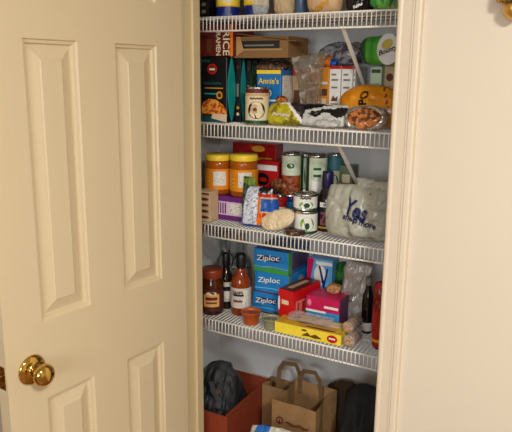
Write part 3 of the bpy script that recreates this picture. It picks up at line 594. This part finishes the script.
y = .255; c = at(228.5, 290, y); hb = at(227, 253, y).z-Z4; rb = .027
def bprof(rb, hb, ns=.38): return [(0, 0), (rb*.92, 0), (rb, .005), (rb, hb*.52), (rb*.93, hb*.58), (rb*.55, hb*.68), (rb*ns, hb*.76), (rb*ns, hb*.86)]
bottle('soy_sauce_bottle', 'dark brown bottle with black cap behind the salsa jar', at(226, 290, y).x, y, Z4, bprof(rb, hb), M('soy_dark', (30, 14, 8), .08), [(rb*.46, hb*.76), (rb*.5, hb*.78), (rb*.5, hb*.97), (rb*.42, hb), (0, hb)], (hb*.14, hb*.5), M('pale_grey_label', (196, 188, 176), .5), [(0, 1.4, hb*.2, hb*.44, smallprint), (.2, .8, hb*.34, hb*.42, black)])
y = .232; c = at(241, 290, y); hb = at(240, 253, y).z-Z4; rb = .0335
bottle('barbecue_sauce_bottle', 'amber brown sauce bottle with black cap and white label beside blue cartons', c.x, y, Z4, [(0, 0), (rb*.92, 0), (rb, .005), (rb, hb*.48), (rb*.95, hb*.56), (rb*.6, hb*.68), (rb*.42, hb*.76), (rb*.4, hb*.86)], M('barbecue_amber', (150, 62, 16), .08, c2=(110, 40, 12)), [(rb*.46, hb*.76), (rb*.5, hb*.78), (rb*.5, hb*.97), (rb*.42, hb), (0, hb)], (hb*.13, hb*.46), M('bright_label', (206, 196, 186), .5),
    [(.5, .7, hb*.16, hb*.43, smallprint), (-.2, 1.1, hb*.33, hb*.36, black)], [(-.25, hb*.385, .034, .014, "DAVE'S", black), (-.25, hb*.25, .03, .012, '~~~', brown)])
for px, yy, lb in ((226, .40, 'clear tall bottle at the back left corner behind the soy sauce'), (240, .39, 'clear tall bottle at the back behind the barbecue sauce')):
    xx = at(px, 260, yy).x; hb = .215
    bottle('clear_glass_bottle', lb, xx, yy, Z4, bprof(.03, hb, .45)[:-1]+[(.0135, hb)], glassy, [(.015, hb-.012), (.015, hb+.006), (0, hb+.007)], (.03, .1), M('worn_white_label', (206, 200, 190), .5) if px > 230 else None, capm=M('tan_cork', (170, 140, 100), .7), group='clear bottles at the back')
# blue cartons stack
zt = M('zip_blue_print', (22, 126, 196), .3); zp = M('zip_pale_blue', (110, 190, 226), .3); sideb = M('side_blue_print', (20, 84, 150), .35)
zz = Z4; tops = (293.5, 273, 250.5)
for i, (x0, x1, lb) in enumerate(((253, 284, 'blue zipper bag carton, lowest in the stack of three'), (255, 289, 'blue zipper bag carton with pale swirl, middle of the stack of three'), (254, 288.5, 'blue zipper bag carton with green base band, topmost of the stack of three'))):
    x, w_, zt_ = fit(x0, x1, tops[i], .27); h_ = zt_-zz-.0006
    dec = [('F', 0, 0, 1, .22, green, [(0, 0), (1, 0), (1, .7), (.55, 1), (.25, .55), (0, .8)]), ('F', 0, .2, 1, .26, lime, [(0, .2), (.25, 0), (.55, 1), (1, .5), (1, .9), (.5, 1.3), (.2, .3), (0, .5)]), ('R', 0, 0, .16, 1, green), ('R', .2, .1, .9, .9, M('violet_grey_print', (70, 62, 96), .4))] if i == 2 else \
          [('F', 0, .16, 1, .26, zp, [(0, .2), (.5, .9), (1, .3), (1, .6), (.5, 1.3), (0, .6)]), ('F', 0, 0, 1, .06, maroon), ('R', 0, 0, .14, 1, M('teal_grey_print', (80, 130, 120), .4)), ('R', .45, .2, .7, .8, sky, 'e'), ('R', .5, .3, .65, .7, gold, 'e')]
    carton('zipper_bag_carton', lb, 'box', (x, .27, zz), w_, .165, h_, [zt, zt, zt][i], flap=False, group='stacked blue zipper bag cartons', decals=dec+[('F', .1, .5, .8, .76, navy, [(0, .1), (.9, 0), (1, 1), (.1, 1)]), ('T', 0, 0, 1, 1, sideb)] if i != 1 else dec+[('T', 0, 0, 1, 1, sideb)], texts=[('F', .42, .62 if i else .6, w_*.68, h_*.32, 'Ziploc', white, .1, 1)])
    zz = zt_
# red carton
x, w_, zt_ = fit(277, 296, 289.5, .25)
g = carton('foil_wrap_carton', 'long red wrap carton lying front to back beside the blue stack', 'box', (.206, .215, Z4), .06, .15, at(287, 290, .215).z-Z4, M('bright_red_print', (204, 20, 22), .3), rz=-.2, flap=False,
    decals=[('F', .35, .05, .75, .22, yellow), ('F', .25, .6, .7, .72, cream), ('F', .0, .4, .12, .8, white, 'e'), ('R', .1, .3, .9, .7, M('pink_red_print', (214, 120, 110), .4), 'r'), ('R', .14, .35, .2, .65, red), ('R', .3, .35, .4, .65, red), ('R', .5, .35, .62, .65, red), ('R', .7, .35, .8, .65, red), ('T', .05, .02, .95, .98, M('dark_red_top', (104, 24, 20), .35)), ('T', .3, .15, .6, .8, tan)])
# magenta-blue carton
x, w_, zt_ = fit(301.5, 339, 296, .24)
mh = at(320, 298, .245).z-Z4
carton('storage_bag_carton', 'magenta and blue carton lying behind the yellow cake carton', 'box', (.290, .247, Z4), x+w_-.290, .08, mh, sky, rz=-.0, flap=False,
    decals=[('F', 0, .55, 1, 1, magenta), ('F', .04, .68, .16, .9, M('pink_print', (226, 130, 160), .4), 'e'), ('F', .0, .5, .6, .57, white), ('F', .55, .68, .97, .76, white), ('F', .7, .05, .95, .3, white, [(0, 0), (.3, 1), (.5, .3), (.8, 1), (1, 0), (.8, .4), (.4, 0)]), ('T', 0, 0, 1, 1, magenta), ('R', 0, 0, 1, 1, M('plum_side', (90, 40, 80), .4))])
x, w_, zt_ = fit(307, 329, 258, .34)
g = carton('sandwich_bag_carton', 'white and blue carton with pink side standing behind the magenta carton', 'box', (at(307, 280, .372).x, .372, Z4), .012+w_, .05, at(318, 259, .372).z-Z4, M('light_blue_carton', (96, 166, 220), .3), flap=False, 
    decals=[('F', 0, 0, .28, 1, magenta, [(0, 0), (.7, 0), (.9, .3), (.5, .6), (1, 1), (0, 1)]), ('F', .28, .5, .75, .9, white, 'e'), ('F', .45, .42, .85, .88, navy, [(0, 1), (.6, 0), (1, .9), (.85, .95), (.6, .4), (.2, 1)]), ('F', .35, .42, .55, .56, red), ('F', .35, .9, 1, .96, white)])
bag('cracker_packet', 'small tan packet lying on the magenta carton', 'packet', (at(331, 294, .28).x, .288, Z4+mh+.002), .045, .04, .022, [M('cracker_tan', (190, 140, 90), .5, c2=(150, 96, 60), thr=.5, scale=60)], rot=(-1.1, 0, 0), seed=30, crk=.003)
bag('green_lentil_bag', 'dark green bag standing behind the silver bag', 'bag', (at(345, 285, .405).x+.004, .408, Z4), .085, at(340, 262, .4).z-Z4, .035, [M('mid_green_bag', (50, 120, 34), .3, c2=(30, 84, 30), thr=.5, scale=20, bump=.4, bscale=40)], seed=31, crk=.004)
silver = M('silver_grey_bag', (170, 164, 158), .3, .15, c2=(186, 182, 178), scale=10, bump=.7, bscale=22)
bag('silver_foil_bag', 'tall crumpled silver grey bag right of the green bag', 'bag', (at(349.5, 300, .335).x, .34, Z4), .09, at(352, 263, .33).z-Z4, .036, [silver, foil], lambda u, v, s: 1 if (u+.25)**2/.2+(v-.42)**2/.008 < 1 else 0, seed=32, crk=.007, fr=2.2, rot=(0, .14, 0), n=40, k=7, rnd=0)
y = .29; hb = at(369, 277, y).z-Z4
bottle('dark_oil_bottle', 'dark narrow bottle between the silver bag and the red pouch', at(368, 300, y).x, y, Z4, [(0, 0), (.016, 0), (.018, .004), (.018, hb*.6), (.016, hb*.68), (.009, hb*.8), (.008, hb*.9)], M('oil_dark', (20, 14, 12), .1), [(.009, hb*.86), (.01, hb*.87), (.01, hb), (0, hb)], (hb*.05, hb*.2), M('white_small_label', (206, 200, 196), .5), capm=M('grey_cap', (120, 112, 108), .4))
rh = at(377, 280, .18).z-Z4
bag('red_pouch', 'tall shiny red pouch against the door frame at the right', 'bag', (at(379, 315, .175).x, .18, Z4), .042, rh, .03, [M('dark_red_pouch', (150, 22, 16), .2, c2=(112, 14, 12), thr=.5, scale=14, bump=.5, bscale=30), gold], lambda u, v, s: 1 if .12 < v < .16 else 0, seed=33, crk=.004, n=24)
g = carton('blue_sliver_carton', 'slim blue carton between the dark bottle and the red pouch', 'box', (at(372, 330, .225).x, .225, Z4), .012, .06, at(373, 305, .225).z-Z4, M('royal_blue_print', (30, 90, 190), .4), flap=False, decals=[('F', .2, .1, .8, .3, white)])
# bowls
def cup(px, py, y, r, h, m1, m2, name, label):
    c = at(px, py, y); root = empty(name, (c.x, y, Z4), 0, label, 'cup'); 
    b = MB(); b.lathe([(0, 0), (r*.72, 0), (r*.76, .002), (r*.96, h*.9), (r*1.04, h*.92), (r*1.04, h), (r*.95, h), (r*.9, h*.88), (r*.86, h*.8)], m1, 30); b.build('cup_shell', root)
    b = MB(); b.lathe([(r*.87, h*.8), (r*.5, h*.84), (0, h*.82)], m2, 30); b.build('filling', root)
cup(251, 312, .168, .031, .042, M('orange_plastic', (186, 84, 30), .25), M('dark_orange_fill', (150, 70, 30), .4), 'orange_cup', 'translucent orange cup at the front below the sauce bottle')
cup(271, 318, .165, .028, .036, M('frosted_plastic', (150, 150, 120), .2), M('green_herbs', (70, 84, 50), .6, c2=(150, 150, 130), thr=.5, scale=120), 'herb_cup', 'small frosted cup of green herbs left of the yellow cake carton')
# yellow cake carton
A_ = at(276, 333, .142); B_ = at(340, 347, .142)
x0 = at(275, 330, .150).x; x1 = at(341, 345, .150).x; ych = .034
ytop = M('cake_top_print', (222, 182, 44), .35, c2=(206, 160, 50), thr=.5, scale=20); yel = M('bright_yellow_carton', (240, 216, 62), .35)
carton('cake_carton', 'long flat yellow cake carton with red emblem at the front of the shelf', 'box', (x0, .147, Z4), x1-x0, .088, ych, yel, flap=False,
    decals=[('T', 0, 0, 1, 1, ytop), ('T', .25, .3, .75, .6, brown, [(0, .3), (.3, .9), (.6, .6), (1, .8), (.85, .2), (.5, .3), (.2, 0)]), ('T', .05, .6, .3, .85, M('cake_brown', (120, 66, 24), .5), 'e'), ('T', .45, .1, .9, .2, maroon, 'e'), ('T', .55, .5, .95, .9, cream, 'e'), ('F', .8, .15, .95, .85, red, 'e'), ('F', .83, .45, .92, .6, white),
            ('F', .42, .2, .72, .62, brown, [(0, .1), (.3, 1), (.45, .4), (.7, .9), (1, .2), (.7, 0), (.4, .2)]), ('F', .42, .7, .5, .85, brown, 'e')])
bag('plastic_wrap_piece', 'crumpled clear plastic wrapper lying on the back of the yellow cake carton', 'plastic bag', (at(312, 318, .2).x-.004, .175, Z4+ych+.0015), .15, .045, .009, [M('hazy_film', (206, 190, 180), .12, alpha=.33, bump=.8)], seed=34, crk=.006, fr=6, rot=(-1.2, 0, 0), rnd=0)
bag('foil_piece', 'small shiny crumpled wrapper right of the magenta carton', 'wrapper', (at(337, 325, .2).x, .215, Z4+.034), .035, .03, .02, [foil], seed=35, crk=.006, rot=(-.6, 0, 0)) if False else None
# cookie rolls
bis = M('biscuit', (196, 150, 100), .6, c2=(150, 100, 60), thr=.5, scale=100, bump=.8, bscale=120)
for i, (pa, pb, lb, zc, r) in enumerate((((348, 347, .15), (357, 339, .215), 'lower roll of biscuits in clear wrap beside the yellow carton', .0195, .0185), ((347, 334, .175), (358, 321, .25), 'upper roll of biscuits resting on the lower roll', .0505, .0175))):
    a = at(*pa); e = at(*pb); p0 = Vector((a.x, pa[2], Z4+zc)); p1 = Vector((e.x, pb[2], Z4+zc)); g = empty('biscuit_roll', p0-Vector((0, 0, r)), 0, lb, 'biscuits', 'biscuit rolls'); b = MB()
    dv = (p1-p0)/14; o0 = Vector((0, 0, r))
    b.tube([o0+dv*(k*.5) for k in range(28)], [r*(1 if k % 2 else .9)*(.85 if k in (0, 27) else 1) for k in range(28)], bis, 20); b.build('biscuit_stack', g)
    b = MB(); b.tube([o0+dv*(k*.5)-dv*.2 for k in range(29)], [r*(.35 if k in (0, 28) else 1.05) for k in range(29)], film, 20, False); b.build('clear_wrapper', g)
# ================================================================== closet floor
RB = .485
tote = M('rust_fabric', (138, 54, 24), .8, bump=.3, bscale=300); 
xr = at(271, 378, .43).x; zr = at(271, 378, .43).z; xf = at(226, 428, .14).x
g = empty('rust_tote', (xr-.195, .12, .001), 0, 'rust red open fabric tote on the closet floor at left', 'tote bag'); X0, X1, Y0, Y1 = -.03, .19, .005, .3; t_ = .004
b = MB(); b.box((X0, Y0, 0), (X1, Y1, .004), tote); b.box((X0, Y0, .004), (X0+t_, Y1, zr), tote); b.box((X1-t_, Y0, .004), (X1, Y1, zr), tote); b.box((X0+t_, Y0, .004), (X1-t_, Y0+t_, zr-.01), tote); b.box((X0+t_, Y1-t_, .004), (X1-t_, Y1, zr), tote); b.build('tote_body', g)
bk = M('black_nylon', (26, 28, 30), .55, bump=.6, bscale=120, c2=(48, 52, 54), thr=.5, scale=14)
cx_ = xr-.19+.075
bag('black_backpack', 'black backpack with orange zip cord stuffed in the rust tote', 'backpack', (cx_-.0, .262, .007), .185, at(225, 364, .26).z, .2, [bk], seed=40, crk=.024, fr=3, n=50, k=3, rnd=.6, rot=(-.0, 0, 0), part='backpack_body',
    extras=lambda root, G: ([(lambda b: (b.tube([G(-.75+.02*math.sin(i), .80+.15*i/12, 1, .006) for i in range(13)], .003, M('orange_cord', (150, 60, 24), .5), 8), b.build('cord', root)))(MB()),
                             (lambda b: (b.tube([G(.35+.05*math.sin(i*.8), .68+.2*i/12, 1, .008) for i in range(13)], .0025, M('orange_cord', (150, 60, 24), .5), 8), b.build('zip_pull', root)))(MB()),
                             (lambda b: (b.strip([G(.0+.5*math.sin(i*.26), .62+.3*i/12, 1, .012) for i in range(13)], (.018, 0, .006), .004, M('grey_strap', (70, 76, 80), .6)), b.build('strap', root)))(MB())]))
paper = M('brown_paper', (154, 118, 78), .75, c2=(138, 104, 66), scale=30, bump=.4, bscale=25)
def paper_bag(loc, w, d, h, rz, label, emblem, hand):
    g = empty('paper_grocery_bag', loc, rz, label, 'paper bag', 'brown paper bags on the closet floor'); b = MB(); t = .0012; n = 10
    b.mi(paper)
    def wall(p, q, nrm, hh=h):
        G_ = []
        for i in range(n+1):
            row = []
            for j in range(n+1):
                pt = Vector(p).lerp(Vector(q), i/n); z = hh*j/n; k = noise.noise(Vector((pt.x*14+loc[0]*5, pt.y*14, z*9)))*.007*min(1, min(i, n-i)/2)
                row.append(pt+Vector(nrm)*k+Vector((0, 0, z)))
            G_.append(row)
        for o_ in (0, -t):
            V = [[b.b.verts.new(pt+Vector(nrm)*o_) for pt in r_] for r_ in G_]
            for i in range(n):
                for j in range(n): b.b.faces.new([V[i][j], V[i+1][j], V[i+1][j+1], V[i][j+1]]).smooth = True
    wall((0, 0, 0), (w, 0, 0), (0, -1, 0)); wall((w, d, 0), (0, d, 0), (0, 1, 0))
    for xx, s in ((0, -1), (w, 1)):
        wall((xx, 0, 0), (xx+s*-.012, d/2, 0), (s, 0, 0)); wall((xx+s*-.012, d/2, 0), (xx, d, 0), (s, 0, 0))
    b.box((0, 0, 0), (w, d, .001), paper); b.build('bag_body', g)
    dk = M('paper_handle', (112, 84, 56), .75)
    for yy, dr, dx, dh in hand:
        b = MB(); a0, a1 = w*.24+dx, w*.76+dx; h_ = h; h = h+dh; L = [(a0, yy, h_-.05), (a0, yy, h_), (a0, yy, h), (a0+.004, yy+dr*.02, h+.045), (a0+.02, yy+dr*.035, h+.075), (a1-.02, yy+dr*.035, h+.08), (a1-.004, yy+dr*.02, h+.05), (a1, yy, h), (a1, yy, h_), (a1, yy, h_-.05)]; h = h_
        L = [Vector(p) for p in L]; N = len(L); E = []
        for k in range(N):
            dv = (L[min(k+1, N-1)]-L[max(k-1, 0)]).normalized(); sd = dv.cross(Vector((0, 1, 0))).normalized()*.0085
            E.append([b.b.verts.new(L[k]+sd*a+Vector((0, c, 0))) for a, c in ((-1, 0), (1, 0), (1, .0016), (-1, .0016))])
        b.mi(dk)
        for k in range(N-1):
            for a in range(4): b.b.faces.new([E[k][a], E[k][(a+1) % 4], E[k+1][(a+1) % 4], E[k+1][a]])
        b.b.faces.new(E[0]); b.b.faces.new(E[-1])
        b.build('paper_handle', g)
    if emblem:
        b = MB(); e0 = -.010
        ci = lambda r, cx, cz, yo: [(cx+r*math.cos(i*.3142), yo, cz+r*math.sin(i*.3142)) for i in range(20)]
        R2 = M('maroon_ink', (92, 30, 20), .6); b.poly(ci(.013, .035, h-.062, e0), R2); b.poly(ci(.0085, .035, h-.062, e0-.0006), paper)
        b.poly([(.03, e0-.001, h-.07), (.035, e0-.001, h-.052), (.04, e0-.001, h-.07)], R2)
        b.strip([(.055+.0085*i, e0, h-.064+.003*math.sin(i*1.3)) for i in range(11)], (0, 0, .004), .0008, R2)
        b.build('printed_emblem', g)
    return g
pb = at(272, 399, .18); pw = at(317, 399, .18).x-pb.x
paper_bag((pb.x, .18, .001), pw, .165, pb.z, -.03, 'brown paper grocery bag with round emblem at the front of the closet floor', True, ((.163, -.4, -.018, -.03),))
q = at(262, 384, .365)
paper_bag((q.x, .367, .001), .17, .068, q.z, 0, 'brown paper grocery bag with tall loop handle standing against the back wall', False, ((.004, 0, .022, .025),))
bag('black_tote', 'dark black bag at the right of the closet floor beside the paper bags', 'bag', (at(358, 400, .25).x+.035, .25, .001), .17, at(360, 380, .25).z-.01, .14, [M('black_canvas', (20, 20, 22), .8, bump=.4)], seed=41, crk=.02, fr=2.5, n=30, k=4)
bag('white_blue_bag', 'white plastic bag with blue print at the front bottom of the closet', 'plastic bag', (at(285, 430, .11).x, .115, .001), .27, at(285, 431, .11).z, .07, [M('milky_plastic', (190, 184, 170), .35, bump=1, bscale=40), M('blue_bag_print', (30, 100, 180), .35)], lambda u, v, s: 1 if (-.85 < u < -.45 and v > .8) else 0, seed=42, crk=.014, fr=4, n=50, k=3, rnd=.25)
xa = at(324, 385, .4).x; xb = at(372, 385, .4).x
bag('dark_brown_bag', 'dark brown slouching bag against the back wall behind the front paper bag', 'bag', ((xa+xb)/2+.005, .395, .001), xb-xa, at(340, 379, .4).z, .06, [M('dark_brown_canvas', (62, 42, 28), .85, bump=.4)], seed=44, crk=.014, fr=2.5, n=30, k=4)
